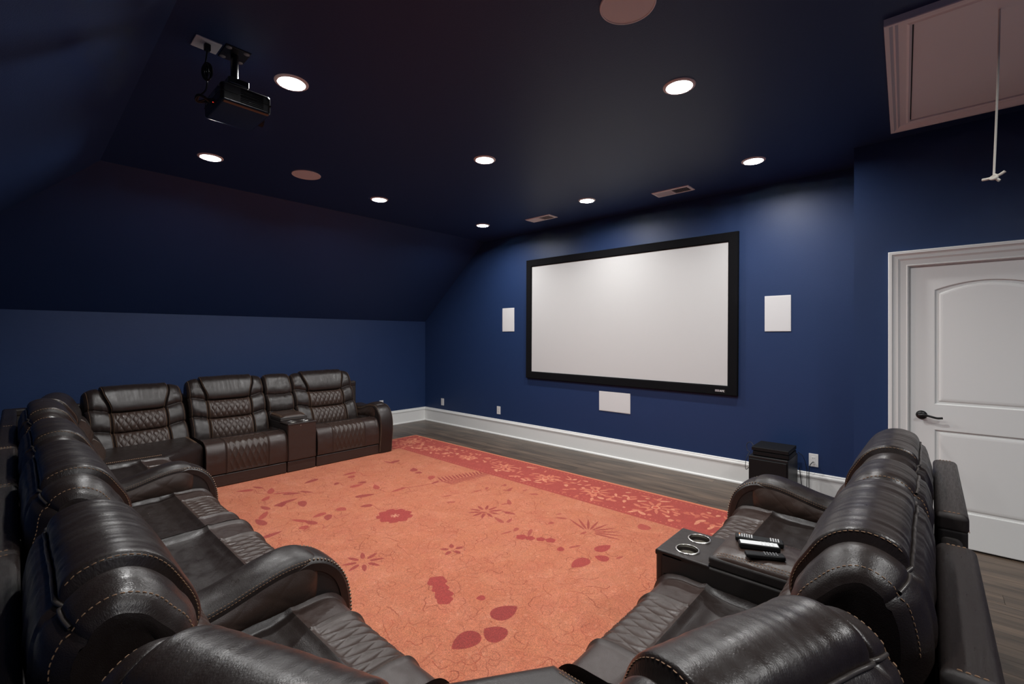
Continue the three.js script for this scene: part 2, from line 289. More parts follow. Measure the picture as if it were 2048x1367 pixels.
// ---------------------------------------------------------------- projector on the ceiling
{
  const m = thing('projector_mount', 'black ceiling mount plate and pole holding the projector', 'mount', [-2.765, CEIL, -0.80]);
  mesh('ceiling_plate', rbox(-0.075, 0.075, -0.006, 0, -0.06, 0.06, 0.0025, 2), M.blackMetal, m);
  for (const [x, z] of [[-0.055, -0.042], [0.055, -0.042], [-0.055, 0.042], [0.055, 0.042]]) { const g = new THREE.LatheGeometry([[0, -0.011], [0.009, -0.010], [0.014, -0.007], [0.015, -0.0055]].map((p) => new THREE.Vector2(...p)), 20); g.translate(x, 0, z); mesh('bolt_head', g, M.plateDark, m); }
  const pole = new THREE.CylinderGeometry(0.019, 0.019, 0.16, 24); pole.translate(0, -0.086, 0); mesh('pole', pole, M.blackGloss, m);
  mesh('bracket', rbox(-0.075, 0.075, -0.198, -0.160, -0.05, 0.05, 0.008, 3), M.blackGloss, m);
  for (const sx of [-1, 1]) mesh('arm', rbox(sx * 0.06 - 0.008, sx * 0.06 + 0.008, -0.222, -0.195, -0.045, 0.045, 0.003, 2), M.blackMetal, m);
  const p = thing('projector', 'black video projector hanging upside down under the ceiling', 'projector', [-2.785, CEIL - 0.222, -0.82]);
  mesh('body', rbox(-0.15, 0.15, -0.105, 0, -0.12, 0.12, 0.018, 5), M.blackGloss, p);
  const ln = new THREE.CylinderGeometry(0.034, 0.036, 0.03, 32); ln.rotateX(Math.PI / 2); ln.translate(-0.07, -0.05, -0.135); mesh('lens_barrel', ln, M.blackMatte, p);
  const gl = new THREE.SphereGeometry(0.028, 24, 12); gl.scale(1, 1, 0.35); gl.translate(-0.07, -0.05, -0.148); mesh('lens_glass', gl, M.glass, p);
  for (let k = 0; k < 8; k++) mesh('vent_slat', box(0.15, 0.152, -0.085 + k * 0.009, -0.081 + k * 0.009, -0.08, 0.03), M.blackMatte, p);
  mesh('seam', box(-0.1505, 0.1505, -0.052, -0.0495, -0.1205, 0.1205), M.blackMatte, p);
  const led = new THREE.SphereGeometry(0.0022, 8, 6); led.translate(0.02, -0.074, 0.1205); mesh('status_light', led, M.redLed, p);
  mesh('rear_sockets', box(-0.11, 0.05, -0.045, -0.02, 0.119, 0.1212), M.plateDark, p);
  const o = thing('ceiling_outlet', 'square white power outlet plate on the ceiling beside the projector', 'outlet', [-2.775, CEIL, -0.672]);
  mesh('plate', rbox(-0.058, 0.058, -0.007, 0, -0.058, 0.058, 0.003, 2), M.plate, o);
  mesh('socket', rbox(0.008, 0.042, -0.009, -0.005, -0.03, 0.03, 0.003, 2), M.plate, o);
  const c = thing('projector_cable', 'black power cable bundled between ceiling outlet and projector', 'cable', [-2.775, CEIL, -0.672]);
  mesh('plug', rbox(0.004, 0.032, -0.045, -0.009, -0.014, 0.014, 0.006, 3), M.cable, c);
  const v3 = (a) => a.map((q) => new THREE.Vector3(...q));
  mesh('lead', tube(v3([[0.018, -0.045, 0], [0.016, -0.09, 0.005], [0.012, -0.13, 0.01], [0.01, -0.17, 0.0], [-0.005, -0.235, 0.0], [-0.03, -0.28, 0.03], [-0.06, -0.285, 0.02], [-0.03, -0.272, -0.01], [0.02, -0.28, -0.03]]), 0.0038, 80, 8), M.cable, c);
  const loops = [];
  for (let k = 0; k < 6; k++) { const a = k * 1.05, R = 0.032 + 0.006 * (k % 3); const pts = []; for (let j = 0; j <= 14; j++) { const t = j / 14 * 2 * Math.PI; pts.push(new THREE.Vector3(0.012 + Math.cos(a) * Math.sin(t) * 0.022 + 0.004 * k - 0.01, -0.15 + Math.cos(t) * R, Math.sin(a) * Math.sin(t) * 0.022)); } loops.push(tube(pts, 0.0036, 40, 8)); }
  for (let k = 0; k < 2; k++) { const pts = []; for (let j = 0; j <= 12; j++) { const t = j / 12 * 2 * Math.PI; pts.push(new THREE.Vector3(-0.03 + Math.cos(t) * 0.034, -0.278 - 0.008 * k + 0.006 * Math.sin(t * 2), 0.01 + Math.sin(t) * 0.03)); } loops.push(tube(pts, 0.0036, 40, 8)); }
  mesh('coil', mergeGeometries(loops), M.cable, c);
  const tie = new THREE.TorusGeometry(0.013, 0.003, 8, 20); tie.rotateX(Math.PI / 2); tie.translate(0.01, -0.148, 0); mesh('tie', tie, M.cable, c);
}

// ---------------------------------------------------------------- projection screen and wall plates
{
  const s = thing('projection_screen', 'large white projection screen in a wide black velvet frame', 'screen', [-2.910, 1.772, -(VB - 0.001)]);
  const w = 1.349, h = 0.758, f = 0.1, roll = -0.006;
  s.rotation.z = roll;
  mesh('screen_surface', box(-w - 0.01, w + 0.01, -h - 0.01, h + 0.01, 0.018, 0.022), M.screen, s);
  const c = [[-w, -h, -1, -1], [w, -h, 1, -1], [w, h, 1, 1], [-w, h, -1, 1]].map(([x, y, ox, oy]) => ({ p: new THREE.Vector3(x, y, 0.022), out: new THREE.Vector3(ox, oy, 0) }));
  mesh('frame', sweep(c, [[0, 0], [0.002, 0.010], [0.012, 0.018], [f - 0.006, 0.018], [f, 0.012], [f, -0.022]], new THREE.Vector3(0, 0, 1), true), M.velvet, s);
  const cv = document.createElement('canvas'); cv.width = 256; cv.height = 64; const x = cv.getContext('2d');
  x.fillStyle = '#060606'; x.fillRect(0, 0, 256, 64); x.fillStyle = '#9a9496'; x.fillRect(4, 8, 112, 48); x.fillStyle = '#6e686a';
  for (let k = 0; k < 5; k++) x.fillRect(14 + k * 22, 18, 6, 28); x.fillRect(36, 28, 60, 5);
  x.fillStyle = '#f2eeee'; x.font = 'bold 62px sans-serif'; x.fillText('ATC', 124, 55);
  const t = new THREE.CanvasTexture(cv); t.colorSpace = THREE.SRGBColorSpace;
  const lg = new THREE.PlaneGeometry(0.105, 0.028); lg.translate(w - 0.07, -h - 0.056, 0.0409);
  mesh('logo', lg, std({ map: t, roughness: 0.6 }), s).userData.label = 'small grey and white logo';
}
for (const [u0, u1, h0, h1, l] of [[-4.867, -4.622, 1.604, 1.962, 'tall white in-wall speaker grille to the left of the screen by the sloped ceiling'], [-1.218, -0.988, 1.577, 1.931, 'tall white in-wall speaker grille between the screen and the door'], [-3.140, -2.700, 0.576, 0.826, 'wide white in-wall speaker grille under the screen']]) {
  const s = thing('wall_speaker', l, 'speaker', [(u0 + u1) / 2, h0, -VB], 0, 'in-wall speakers around the screen');
  const w = (u1 - u0) / 2, h = h1 - h0;
  mesh('bezel', rbox(-w, w, 0, h, 0, 0.007, 0.002, 2), M.plate, s);
  mesh('grille', rbox(-w + 0.007, w - 0.007, 0.007, h - 0.007, 0.003, 0.0085, 0.001, 2), M.grille, s);
}
function outlet(u, h, v, turn, label, slots = true) {
  const o = thing('wall_outlet', label, 'outlet', [u, h, -v], turn, 'white wall outlets');
  mesh('plate', rbox(-0.038, 0.038, -0.061, 0.061, 0, 0.006, 0.0022, 2), M.plate, o);
  mesh('face', rbox(-0.017, 0.017, -0.035, 0.035, 0.004, 0.0075, 0.0015, 2), M.plate, o);
  if (slots) for (const y of [-0.018, 0.018]) for (const x of [-0.006, 0.006]) mesh('slot', box(x - 0.0012, x + 0.0012, y - 0.005, y + 0.005, 0.007, 0.0078), M.ventDark, o);
  return o;
}
outlet(-6.332, 0.375, VB, 0, 'white wall outlet near the corner of the screen wall');
outlet(-4.951, 0.378, VB, 0, 'white wall outlet low on the wall left of the screen');
outlet(-0.803, 0.358, VB, 0, 'white wall outlet with a black cord beside the subwoofer');
outlet(UL, 0.385, 4.187, Math.PI / 2, 'white wall outlet on the low left wall behind the sofa arm');

// ---------------------------------------------------------------- subwoofer, players, cables
{
  const s = thing('subwoofer', 'black box subwoofer on the floor by the screen wall', 'subwoofer', [-1.073, 0, -4.79]);
  mesh('cabinet', rbox(-0.16, 0.16, 0.015, 0.428, -0.20, 0.195, 0.006, 3), M.blackVinyl, s);
  mesh('grille', rbox(-0.152, 0.152, 0.03, 0.405, 0.195, 0.213, 0.006, 3), M.blackMatte, s);
  for (const x of [-0.13, 0.13]) for (const z of [-0.17, 0.17]) { const g = new THREE.CylinderGeometry(0.015, 0.015, 0.016, 16); g.translate(x, 0.008, z); mesh('foot', g, M.blackMatte, s); }
  const p = thing('disc_player', 'slim black disc player on top of another player over the subwoofer', 'player', [-1.063, 0.472, -4.78]);
  mesh('case', rbox(-0.15, 0.15, 0.003, 0.036, -0.155, 0.165, 0.004, 2), M.blackMatte, p);
  mesh('fascia', box(-0.148, 0.148, 0.006, 0.032, 0.165, 0.168), M.blackMatte, p);
  for (const x of [-0.12, 0.12]) mesh('foot', box(x - 0.012, x + 0.012, -0.002, 0.004, 0.11, 0.14), M.blackMatte, p);
  const q = thing('media_player', 'black media player box resting directly on the subwoofer', 'player', [-1.06, 0.430, -4.775]);
  mesh('case', rbox(-0.145, 0.15, 0.002, 0.040, -0.14, 0.155, 0.005, 2), M.blackMatte, q);
  mesh('fascia', box(-0.14, 0.145, 0.007, 0.034, 0.155, 0.158), M.blackMatte, q);
  for (const x of [-0.11, 0.11]) mesh('foot', box(x - 0.012, x + 0.012, -0.002, 0.004, 0.09, 0.12), M.blackMatte, q);
  const v3 = (a) => a.map((k) => P(...k));
  tag(mesh('player_cable', tube(v3([[-1.20, 0.47, 4.70], [-1.255, 0.52, 4.74], [-1.285, 0.50, 4.74], [-1.275, 0.44, 4.72], [-1.252, 0.435, 4.70], [-1.262, 0.40, 4.66], [-1.272, 0.33, 4.64], [-1.268, 0.28, 4.64], [-1.25, 0.295, 4.70]]), 0.0028, 90, 6), M.cable), 'thin black cable looping beside the players on the subwoofer', 'cable');
  tag(mesh('power_cord', tube(v3([[-0.80, 0.342, VB - 0.012], [-0.804, 0.347, VB - 0.04], [-0.822, 0.32, VB - 0.05], [-0.832, 0.25, VB - 0.05], [-0.830, 0.12, VB - 0.06], [-0.826, 0.06, VB - 0.08], [-0.82, 0.012, VB - 0.10]]), 0.0032, 60, 6), M.cable), 'black power cord running from the outlet down the wall', 'cord');
  tag(mesh('speaker_wire', tube(v3([[-0.892, 0.30, 4.96], [-0.895, 0.20, 5.02], [-0.888, 0.10, 5.04], [-0.875, 0.02, 5.03]]), 0.0036, 40, 6), M.cable), 'black wire hanging behind the subwoofer', 'cord');
  tag(mesh('signal_wire', tube(v3([[-0.897, 0.45, 4.92], [-0.872, 0.40, 5.0], [-0.852, 0.28, 5.05], [-0.850, 0.14, 5.05], [-0.856, 0.012, 5.04]]), 0.0026, 50, 6), M.cable), 'thin black wire hanging from the players to the floor', 'cord');
}

// ---------------------------------------------------------------- rug
const RU0 = -5.84, RU1 = -0.35, RV0 = 0.45, RV1 = 4.18;
{
  const W = 2048, H = Math.round(2048 * (RV1 - RV0) / (RU1 - RU0)), S = W / (RU1 - RU0);
  const cv = document.createElement('canvas'); cv.width = W; cv.height = H; const x = cv.getContext('2d');
  const X = (u) => (u - RU0) * S, Y = (v) => (RV1 - v) * S, r = rng(77);
  x.fillStyle = '#b4694c'; x.fillRect(0, 0, W, H);
  // dyed mottling
  for (let k = 0; k < 4200; k++) { const a = r() * W, b = r() * H, l = 8 + r() * 46; x.globalAlpha = 0.05 + 0.07 * r(); x.fillStyle = ['#ca8468', '#ad5c42', '#c47a58', '#a85840', '#cf9074'][Math.floor(r() * 5)]; x.beginPath(); x.ellipse(a, b, l, l * (0.25 + 0.5 * r()), r() * 3.1, 0, 7); x.fill(); }
  // worn weave scratches
  x.lineCap = 'round';
  for (let k = 0; k < 9000; k++) { x.globalAlpha = 0.12 + 0.2 * r(); x.fillStyle = r() < 0.5 ? '#a55a42' : '#d4957a'; x.beginPath(); x.ellipse(r() * W, r() * H, 1.5 + r() * 5, 1 + r() * 3, r() * 3, 0, 7); x.fill(); }
  for (let k = 0; k < 1500; k++) { x.globalAlpha = 0.10 + 0.16 * r(); x.strokeStyle = r() < 0.7 ? '#9f4630' : '#e09a7c'; x.lineWidth = 0.7 + r() * 0.8; const a = r() * W, b = r() * H, l = 6 + r() * 40; x.beginPath(); x.moveTo(a, b); x.lineTo(a + (r() - 0.5) * 5, b + l); x.stroke(); }
  // faded vine lines
  for (let k = 0; k < 2600; k++) {
    x.globalAlpha = 0.4 + 0.55 * r(); x.strokeStyle = ['#8f3f2c', '#7c3526', '#9c4a33'][Math.floor(r() * 3)]; x.lineWidth = 0.7 + r() * 0.8;
    let a = r() * W, b = r() * H, t = r() * 6.28, c = (r() - 0.5) * 0.7; x.beginPath(); x.moveTo(a, b);
    for (let j = 0; j < 10 + r() * 22; j++) { t += c + (r() - 0.5) * 0.9; if (r() < 0.1) c = -c; a += Math.cos(t) * 3.6; b += Math.sin(t) * 3.6; x.lineTo(a, b); } x.stroke();
  }
  const RED = '#993833', DK = '#8a302d';
  const leaf = (u0, v0, u1, v1, w, col = RED, al = 0.92) => { const ax = X(u0), ay = Y(v0), bx = X(u1), by = Y(v1), dx = bx - ax, dy = by - ay, L = Math.hypot(dx, dy), nx = -dy / L * w * S, ny = dx / L * w * S; x.globalAlpha = al; x.fillStyle = col; x.beginPath(); x.moveTo(ax, ay); x.bezierCurveTo(ax + nx * 1.3 + dx * 0.05, ay + ny * 1.3 + dy * 0.05, ax + dx * 0.7 + nx, ay + dy * 0.7 + ny, bx, by); x.bezierCurveTo(ax + dx * 0.7 - nx, ay + dy * 0.7 - ny, ax - nx * 1.3 + dx * 0.05, ay - ny * 1.3 + dy * 0.05, ax, ay); x.fill(); };
  const blob = (pts, rad, col = RED) => { x.globalAlpha = 0.95; x.fillStyle = col; pts.forEach(([u, v, k]) => { x.beginPath(); for (let j = 0; j <= 20; j++) { const t = j / 20 * 6.283, q = rad * k * S * (1 + 0.09 * Math.sin(t * 5 + u * 9)); x.lineTo(X(u) + Math.cos(t) * q, Y(v) + Math.sin(t) * q); } x.fill(); }); };
  const star = (u, v, n, l, w, col = DK, al = 0.75) => { for (let k = 0; k < n; k++) { const t = k / n * 6.283 + u; leaf(u + Math.cos(t) * l * 0.3, v + Math.sin(t) * l * 0.3, u + Math.cos(t) * l, v + Math.sin(t) * l, w, col, al); } };
  // central rosette
  { const pet = []; for (let k = 0; k < 9; k++) { const t = k / 9 * 6.283; pet.push([-3.334 + Math.cos(t) * 0.115, 2.17 + Math.sin(t) * 0.105, 0.72]); } blob([[-3.334, 2.17, 1.9], ...pet], 0.062); blob([[-3.33, 2.17, 0.75]], 0.05, '#c98a6c'); star(-3.33, 2.17, 6, 0.05, 0.01, RED, 0.9); }
  // caterpillar blobs and leaves
  blob([[-2.245, 1.765, 1.15], [-2.17, 1.73, 1], [-2.10, 1.70, 1.05], [-2.055, 1.67, 0.9]], 0.052); blob([[-2.27, 2.585, 1.0], [-2.21, 2.615, 0.85], [-2.14, 2.655, 0.8], [-2.075, 2.69, 0.9]], 0.042);
  leaf(-1.735, 2.77, -1.705, 2.92, 0.05); leaf(-1.715, 2.64, -1.728, 2.465, 0.058); leaf(-1.60, 2.72, -1.70, 2.70, 0.05); leaf(-1.735, 1.735, -1.705, 1.905, 0.07, DK); leaf(-1.57, 1.66, -1.70, 1.645, 0.075, DK); leaf(-1.697, 1.60, -1.705, 1.43, 0.07, DK); leaf(-1.90, 1.845, -1.93, 1.80, 0.03);
  leaf(-1.63, 3.34, -1.72, 3.42, 0.06, RED, 0.7); leaf(-1.92, 2.60, -1.955, 2.66, 0.03);
  star(-2.835, 2.749, 10, 0.15, 0.016); star(-2.807, 1.584, 8, 0.14, 0.018); star(-2.5, 2.10, 5, 0.09, 0.02);
  for (let k = 0; k < 9; k++) { const t = 0.15 + k * 0.32; leaf(-1.95 + Math.cos(t) * 0.05, 3.0 + Math.sin(t) * 0.05, -1.95 + Math.cos(t) * 0.28, 3.02 + Math.sin(t) * 0.22, 0.012, DK, 0.7); }
  // fern with its stem
  x.globalAlpha = 0.7; x.strokeStyle = DK; x.lineWidth = 5; x.beginPath(); x.moveTo(X(-3.9), Y(2.62)); x.bezierCurveTo(X(-3.78), Y(2.7), X(-3.80), Y(2.95), X(-3.72), Y(3.1)); x.bezierCurveTo(X(-3.66), Y(3.25), X(-3.66), Y(3.4), X(-3.62), Y(3.56)); x.stroke();
  for (let k = 0; k < 15; k++) { const v = 3.02 + k * 0.038, u = -3.745 + k * 0.009; leaf(u, v, u - 0.17 + k * 0.005, v + 0.06, 0.012, DK, 0.9); leaf(u, v, u + 0.17 - k * 0.005, v + 0.03, 0.012, DK, 0.9); }
  // scattered leaves by the left sofa
  for (let k = 0; k < 46; k++) { const u = -4.95 + r() * 1.35, v = 0.9 + r() * 2.2, t = r() * 6.28, l = 0.06 + r() * 0.13; leaf(u, v, u + Math.cos(t) * l, v + Math.sin(t) * l, 0.02 + r() * 0.03, r() < 0.5 ? RED : DK, 0.75); if (r() < 0.5) { x.globalAlpha = 0.5; x.lineWidth = 2.5; x.strokeStyle = DK; x.beginPath(); x.moveTo(X(u), Y(v)); x.bezierCurveTo(X(u + 0.1), Y(v + 0.1 * r()), X(u + 0.15), Y(v - 0.1), X(u + 0.3 * r()), Y(v + 0.2 * r())); x.stroke(); } }
  for (let k = 0; k < 26; k++) { const u = -3.4 + r() * 1.9, v = 2.6 + r() * 0.85, t = r() * 6.28, l = 0.05 + r() * 0.1; leaf(u, v, u + Math.cos(t) * l, v + Math.sin(t) * l, 0.012 + r() * 0.012, DK, 0.55); }
  // border band with pale motifs on all four sides
  const BW = 0.62, E = 0.035;
  const bands = [[RU0 + E, RV1 - E - BW, RU1 - E, RV1 - E], [RU0 + E, RV0 + E, RU1 - E, RV0 + E + 0.3], [RU0 + E, RV0 + E, RU0 + E + 0.5, RV1 - E], [RU1 - E - BW * 0.4, RV0 + E, RU1 - E, RV1 - E]];
  bands.forEach(([a, b, c, d]) => { x.globalAlpha = 0.93; x.fillStyle = '#9c3c35'; x.fillRect(X(a), Y(d), (c - a) * S, (d - b) * S); });
  for (let k = 0; k < 900; k++) { const [a, b, c, d] = bands[k % 2 ? 0 : 2]; x.globalAlpha = 0.10; x.fillStyle = r() < 0.5 ? '#8f302d' : '#c05a48'; x.beginPath(); x.ellipse(X(lerp(a, c, r())), Y(lerp(b, d, r())), 5 + r() * 22, 3 + r() * 10, r() * 3, 0, 7); x.fill(); }
  x.globalAlpha = 0.9;
  for (const [a, b, c, d] of [bands[0], bands[2]]) {
    const hor = c - a > d - b, len = hor ? c - a : d - b, n = Math.round(len / 0.034);
    for (let k = 0; k < n; k++) for (let q = 0; q < 2; q++) { const along = (k + r()) / n * len, ac = 0.09 + r() * 0.44, u = hor ? a + along : a + ac, v = hor ? b + ac : b + along, t = r() * 6.28, l = 0.03 + r() * 0.085; leaf(u, v, u + Math.cos(t) * l, v + Math.sin(t) * l, 0.010 + r() * 0.016, ['#c87458', '#bb6149', '#d28c6c'][Math.floor(r() * 3)], 0.85); }
    for (let k = 0; k < len / 0.62; k++) { const along = 0.3 + k * 0.62, u = hor ? a + along : a + 0.31, v = hor ? b + 0.31 : b + along; star(u, v, 9, 0.11 + 0.05 * r(), 0.018, '#c9785a', 0.75); blob([[u, v, 1]], 0.04, '#cf8767'); blob([[u, v, 0.5]], 0.05, '#b24a3c'); }
    for (const o of [0.045, BW - 0.045]) for (let k = 0; k < len / 0.045; k++) { const u = hor ? a + k * 0.045 : a + o, v = hor ? b + o : b + k * 0.045; x.globalAlpha = 0.75; x.fillStyle = '#da8262'; x.beginPath(); x.arc(X(u), Y(v), 2.4, 0, 7); x.fill(); }
  }
  x.globalAlpha = 1; x.strokeStyle = '#c87354'; x.lineWidth = E * S; x.strokeRect(E * S / 2, E * S / 2, W - E * S, H - E * S);
  // fibre speckle
  const im = x.getImageData(0, 0, W, H), d = im.data;
  for (let i = 0; i < d.length; i += 4) { const f = 1 + (r() - 0.5) * 0.36; d[i] = clamp(d[i] * f, 0, 255); d[i + 1] = clamp(d[i + 1] * f, 0, 255); d[i + 2] = clamp(d[i + 2] * f, 0, 255); }
  x.putImageData(im, 0, 0);
  const tex = new THREE.CanvasTexture(cv); tex.colorSpace = THREE.SRGBColorSpace;
  const pileTex = dataTex(256, () => 255 * r(), false, 1); pileTex.repeat.set(24, 16);
  const g = new RoundedBoxGeometry(RU1 - RU0, 0.011, RV1 - RV0, 2, 0.004); g.translate((RU0 + RU1) / 2, 0.0056, -(RV0 + RV1) / 2);
  const p = g.attributes.position, uv = g.attributes.uv;
  for (let i = 0; i < p.count; i++) uv.setXY(i, (p.getX(i) - RU0) / (RU1 - RU0), 1 - (RV1 + p.getZ(i)) / (RV1 - RV0));
  tag(mesh('area_rug', g, phy({ map: tex, roughness: 0.95, bumpMap: pileTex, bumpScale: 0.0022, sheen: 0.25, sheenRoughness: 0.6, sheenColor: lin(0.8, 0.4, 0.3) })), 'large orange and red floral rug inside the leather sectional', 'rug');
}

// ---------------------------------------------------------------- leather seating
// stitches: rows of small thread dashes laid on a surface
function stitches(lines, pitch = 0.012, len = 0.008, w = 0.0011) {
  const pos = [], idx = [];
  const t = new THREE.Vector3(), b = new THREE.Vector3(), c = new THREE.Vector3(), n = new THREE.Vector3();
  for (const { pts, nrm } of lines) {
    let acc = 0;
    for (let i = 0; i < pts.length - 1; i++) {
      const L = pts[i].distanceTo(pts[i + 1]);
      while (acc < L) {
        c.lerpVectors(pts[i], pts[i + 1], acc / L); t.subVectors(pts[i + 1], pts[i]).normalize(); n.copy(nrm[i]).normalize(); b.crossVectors(t, n).normalize();
        const s = pos.length / 3;
        for (const [q, r, h] of [[-1, -1, -1], [1, -1, -1], [1, 1, -1], [-1, 1, -1], [-0.7, -0.6, 1], [0.7, -0.6, 1], [0.7, 0.6, 1], [-0.7, 0.6, 1]])
          pos.push(c.x + t.x * q * len / 2 + b.x * r * w + n.x * (0.0006 + h * w * 0.9), c.y + t.y * q * len / 2 + b.y * r * w + n.y * (0.0006 + h * w * 0.9), c.z + t.z * q * len / 2 + b.z * r * w + n.z * (0.0006 + h * w * 0.9));
        idx.push(s + 4, s + 5, s + 6, s + 4, s + 6, s + 7, s, s + 1, s + 5, s, s + 5, s + 4, s + 1, s + 2, s + 6, s + 1, s + 6, s + 5, s + 2, s + 3, s + 7, s + 2, s + 7, s + 6, s + 3, s, s + 4, s + 3, s + 4, s + 7);
        acc += pitch;
      }
      acc -= L;
    }
  }
  return geoFrom(pos, null, idx);
}
// profile in (z, y), sampled by arc length; the normal points outwards
function profile(pts) {
  const c = new THREE.SplineCurve(pts.map((p) => new THREE.Vector2(...p))), n = 500, q = c.getSpacedPoints(n), L = c.getLength();
  const at = (l) => { const f = clamp(l / L, 0, 1) * n, i = Math.min(n - 1, Math.floor(f)), k = f - i, a = q[i], b = q[i + 1]; const i0 = Math.max(0, i - 6), i1 = Math.min(n, i + 7), tz = q[i1].x - q[i0].x, ty = q[i1].y - q[i0].y, m = Math.hypot(tz, ty); return [lerp(a.x, b.x, k), lerp(a.y, b.y, k), ty / m, -tz / m]; };
  return { at, L };
}
const gauss = (d, w) => Math.exp(-(d * d) / (w * w));
function quiltPuff(x, l, p, q) { const a = x / p + l / q, b = x / p - l / q; return Math.pow(Math.abs(Math.sin(Math.PI * a) * Math.sin(Math.PI * b)), 0.42); }
function lineOn(S, path, n) { // path(k) -> [x, l]
  const pts = [], nrm = [], e = 0.004;
  for (let i = 0; i <= n; i++) { const [x, l] = path(i / n), p = S(x, l), a = S(x + e, l).sub(p), b = S(x, l + e).sub(p); pts.push(p); nrm.push(a.cross(b)); }
  return { pts, nrm };
}
const BACK = profile([[0.50, 0.40], [0.446, 0.52], [0.386, 0.66], [0.318, 0.82], [0.260, 0.935], [0.220, 1.0], [0.172, 1.018], [0.126, 0.99], [0.102, 0.915], [0.100, 0.78], [0.112, 0.60], [0.14, 0.45]]);
function buildBack(g, W, seed, plain = false) {
  const E1 = 0.445, E2 = 0.235, E3 = 0.768, xb0 = 0.56 * W, xbAt = (l) => plain ? 9 : W * (0.56 + 0.13 * sm(E1, E3 - 0.08, l)), L = BACK.L, rc = plain ? 0.045 : 0.065;
  const e1 = (x) => E1 + (plain ? 0.012 : 0.05) * sm(0.35, 1, Math.abs(x) / W), e2 = (x) => E2 + (plain ? 0.012 : 0.045) * sm(0.35, 1, Math.abs(x) / W);
  const D = (x, l) => {
    const ax = Math.abs(x), c1 = e1(x), c2 = e2(x), xb = xbAt(l); let d;
    const roll = (t, a) => a * Math.pow(Math.max(0, 1 - Math.pow(Math.abs(2 * t - 1), 2.3)), 0.55);
    if (l < c2) d = roll(l / c2, 0.048); else if (l < c1) d = roll((l - c2) / (c1 - c2), 0.046);
    else if (l < E3) { const t = l - c1; d = 0.049 * Math.sqrt(1 - (1 - Math.min(t / 0.11, 1)) ** 2) * (1 - 0.25 * sm(0.2, E3 - E1, t)); } else d = 0.042 * Math.pow(Math.max(0, 1 - (l - E3) / (L - E3)), 0.5);
    if (!plain) {
      if (l < E3 + 0.02) d -= 0.026 * gauss(ax - xb, 0.009) * (1 - sm(E3 - 0.02, E3 + 0.02, l));
      if (l > c1 && ax < xb) d += 0.016 * sm(0, 0.016, xb - ax) * (1 - sm(E3 - 0.03, E3, l));
      if (ax < xb && l < c1) { const m = sm(0.02, 0.045, xb - ax) * sm(0, 0.012, l) * sm(0, 0.01, Math.min(Math.abs(l - c2), Math.abs(l - c1))); d += 0.0105 * m * quiltPuff(x + 0.013, l - c2, 0.058, 0.115); }
    }
    d -= 0.010 * gauss(l - E3, 0.006);
    // puckers where the wings are gathered, stretch lines over the top
    const near = Math.min(Math.abs(l - c1), Math.abs(l - c2));
    if (ax > xb || plain) d += 0.0065 * Math.exp(-near / 0.035) * nz(x * 42 + seed, l * 9, seed) + 0.003 * nz(x * 15, l * 18, seed + 3);
    const top = sm(c1 + 0.03, c1 + 0.12, l);
    d += top * (0.0020 * nz(x * 20 + seed * 3, l * 2.6, seed) + 0.0013 * nz(x * 52, l * 4, seed + 7)) + 0.004 * nz(x * 5 + seed, l * 4, seed + 11);
    if (l > E3) d += 0.0055 * nz(x * 9 + l * 10 + seed, l * 7 - x * 8, seed + 5) * sm(E3, E3 + 0.06, l);
    const kt = sm(c1 + 0.02, c1 + 0.2, l), rw = rc + (plain ? 0.01 : 0.03) * kt, q = clamp((ax - (W - rw)) / rw, 0, 0.985); d -= (rc * 0.72 + 0.012 * kt) * (1 - Math.sqrt(1 - q * q));
    if (!plain && ax > xb) d -= 0.005 * kt;
    return d;
  };
  const S = (x, l) => { const [z, y, nzz, ny] = BACK.at(l), d = D(x, l), k = x / W; const sag = 0.012 * k * k * sm(0.5, 0.7, l); return new THREE.Vector3(x, y + ny * d - sag, z + nzz * d); };
  const f = (x, l) => { const p = S(x, l); return [p.x, p.y, p.z, x, l]; };
  const seg = (x, b) => { const c2 = e2(x), c1 = e1(x); return b < 0.3 ? lerp(0, c2, b / 0.3) : b < 0.58 ? lerp(c2, c1, (b - 0.3) / 0.28) : lerp(c1, E3, (b - 0.58) / 0.42); };
  if (plain) mesh('back_cushion', patch((a, b) => { const x = lerp(-W, W, a); return f(x, seg(x, b)); }, 40, 100), M.leather, g);
  else {
    mesh('head_panel', patch((a, b) => { const l = lerp(e1(lerp(-xb0, xb0, a)), E3, b), k = xbAt(l); return f(lerp(-k, k, a), l); }, 96, 54), M.leather, g);
    mesh('quilted_panel', patch((a, b) => { const x = lerp(-xb0, xb0, a); return f(x, lerp(e2(x), e1(x), b)); }, 96, 44), M.quilt, g);
    mesh('quilted_panel', patch((a, b) => { const x = lerp(-xb0, xb0, a); return f(x, lerp(0, e2(x), b)); }, 96, 48), M.quilt, g);
    for (const s of [-1, 1]) mesh('side_wing', patch((a, b) => { const x = s < 0 ? lerp(-W, -xb0, a) : lerp(xb0, W, a), l = seg(x, b), k = xbAt(l); return f(s < 0 ? lerp(-W, -k, a) : lerp(k, W, a), l); }, 36, 110), M.leather, g);
  }
  mesh('rear_panel', patch((a, b) => f(lerp(-W, W, a), lerp(E3, L, b)), 80, 34), M.leather, g);
  for (const s of [-1, 1]) mesh('end_panel', patch((a, b) => {
    const l = b * L, p = S(s * W, l), yy = clamp(p.y * 0.86 + 0.06, 0.44, 0.94), zz = lerp(0.315, 0.245, (yy - 0.44) / 0.46), k = a;
    return [s * (W + 0.002 * Math.sin(Math.PI * Math.min(1, k * 1.4)) ** 0.8 - 0.004 * k), lerp(p.y, yy, k), lerp(p.z, zz, k), k * 0.2, l];
  }, 8, 70, s < 0), M.leather, g);
  const lines = [];
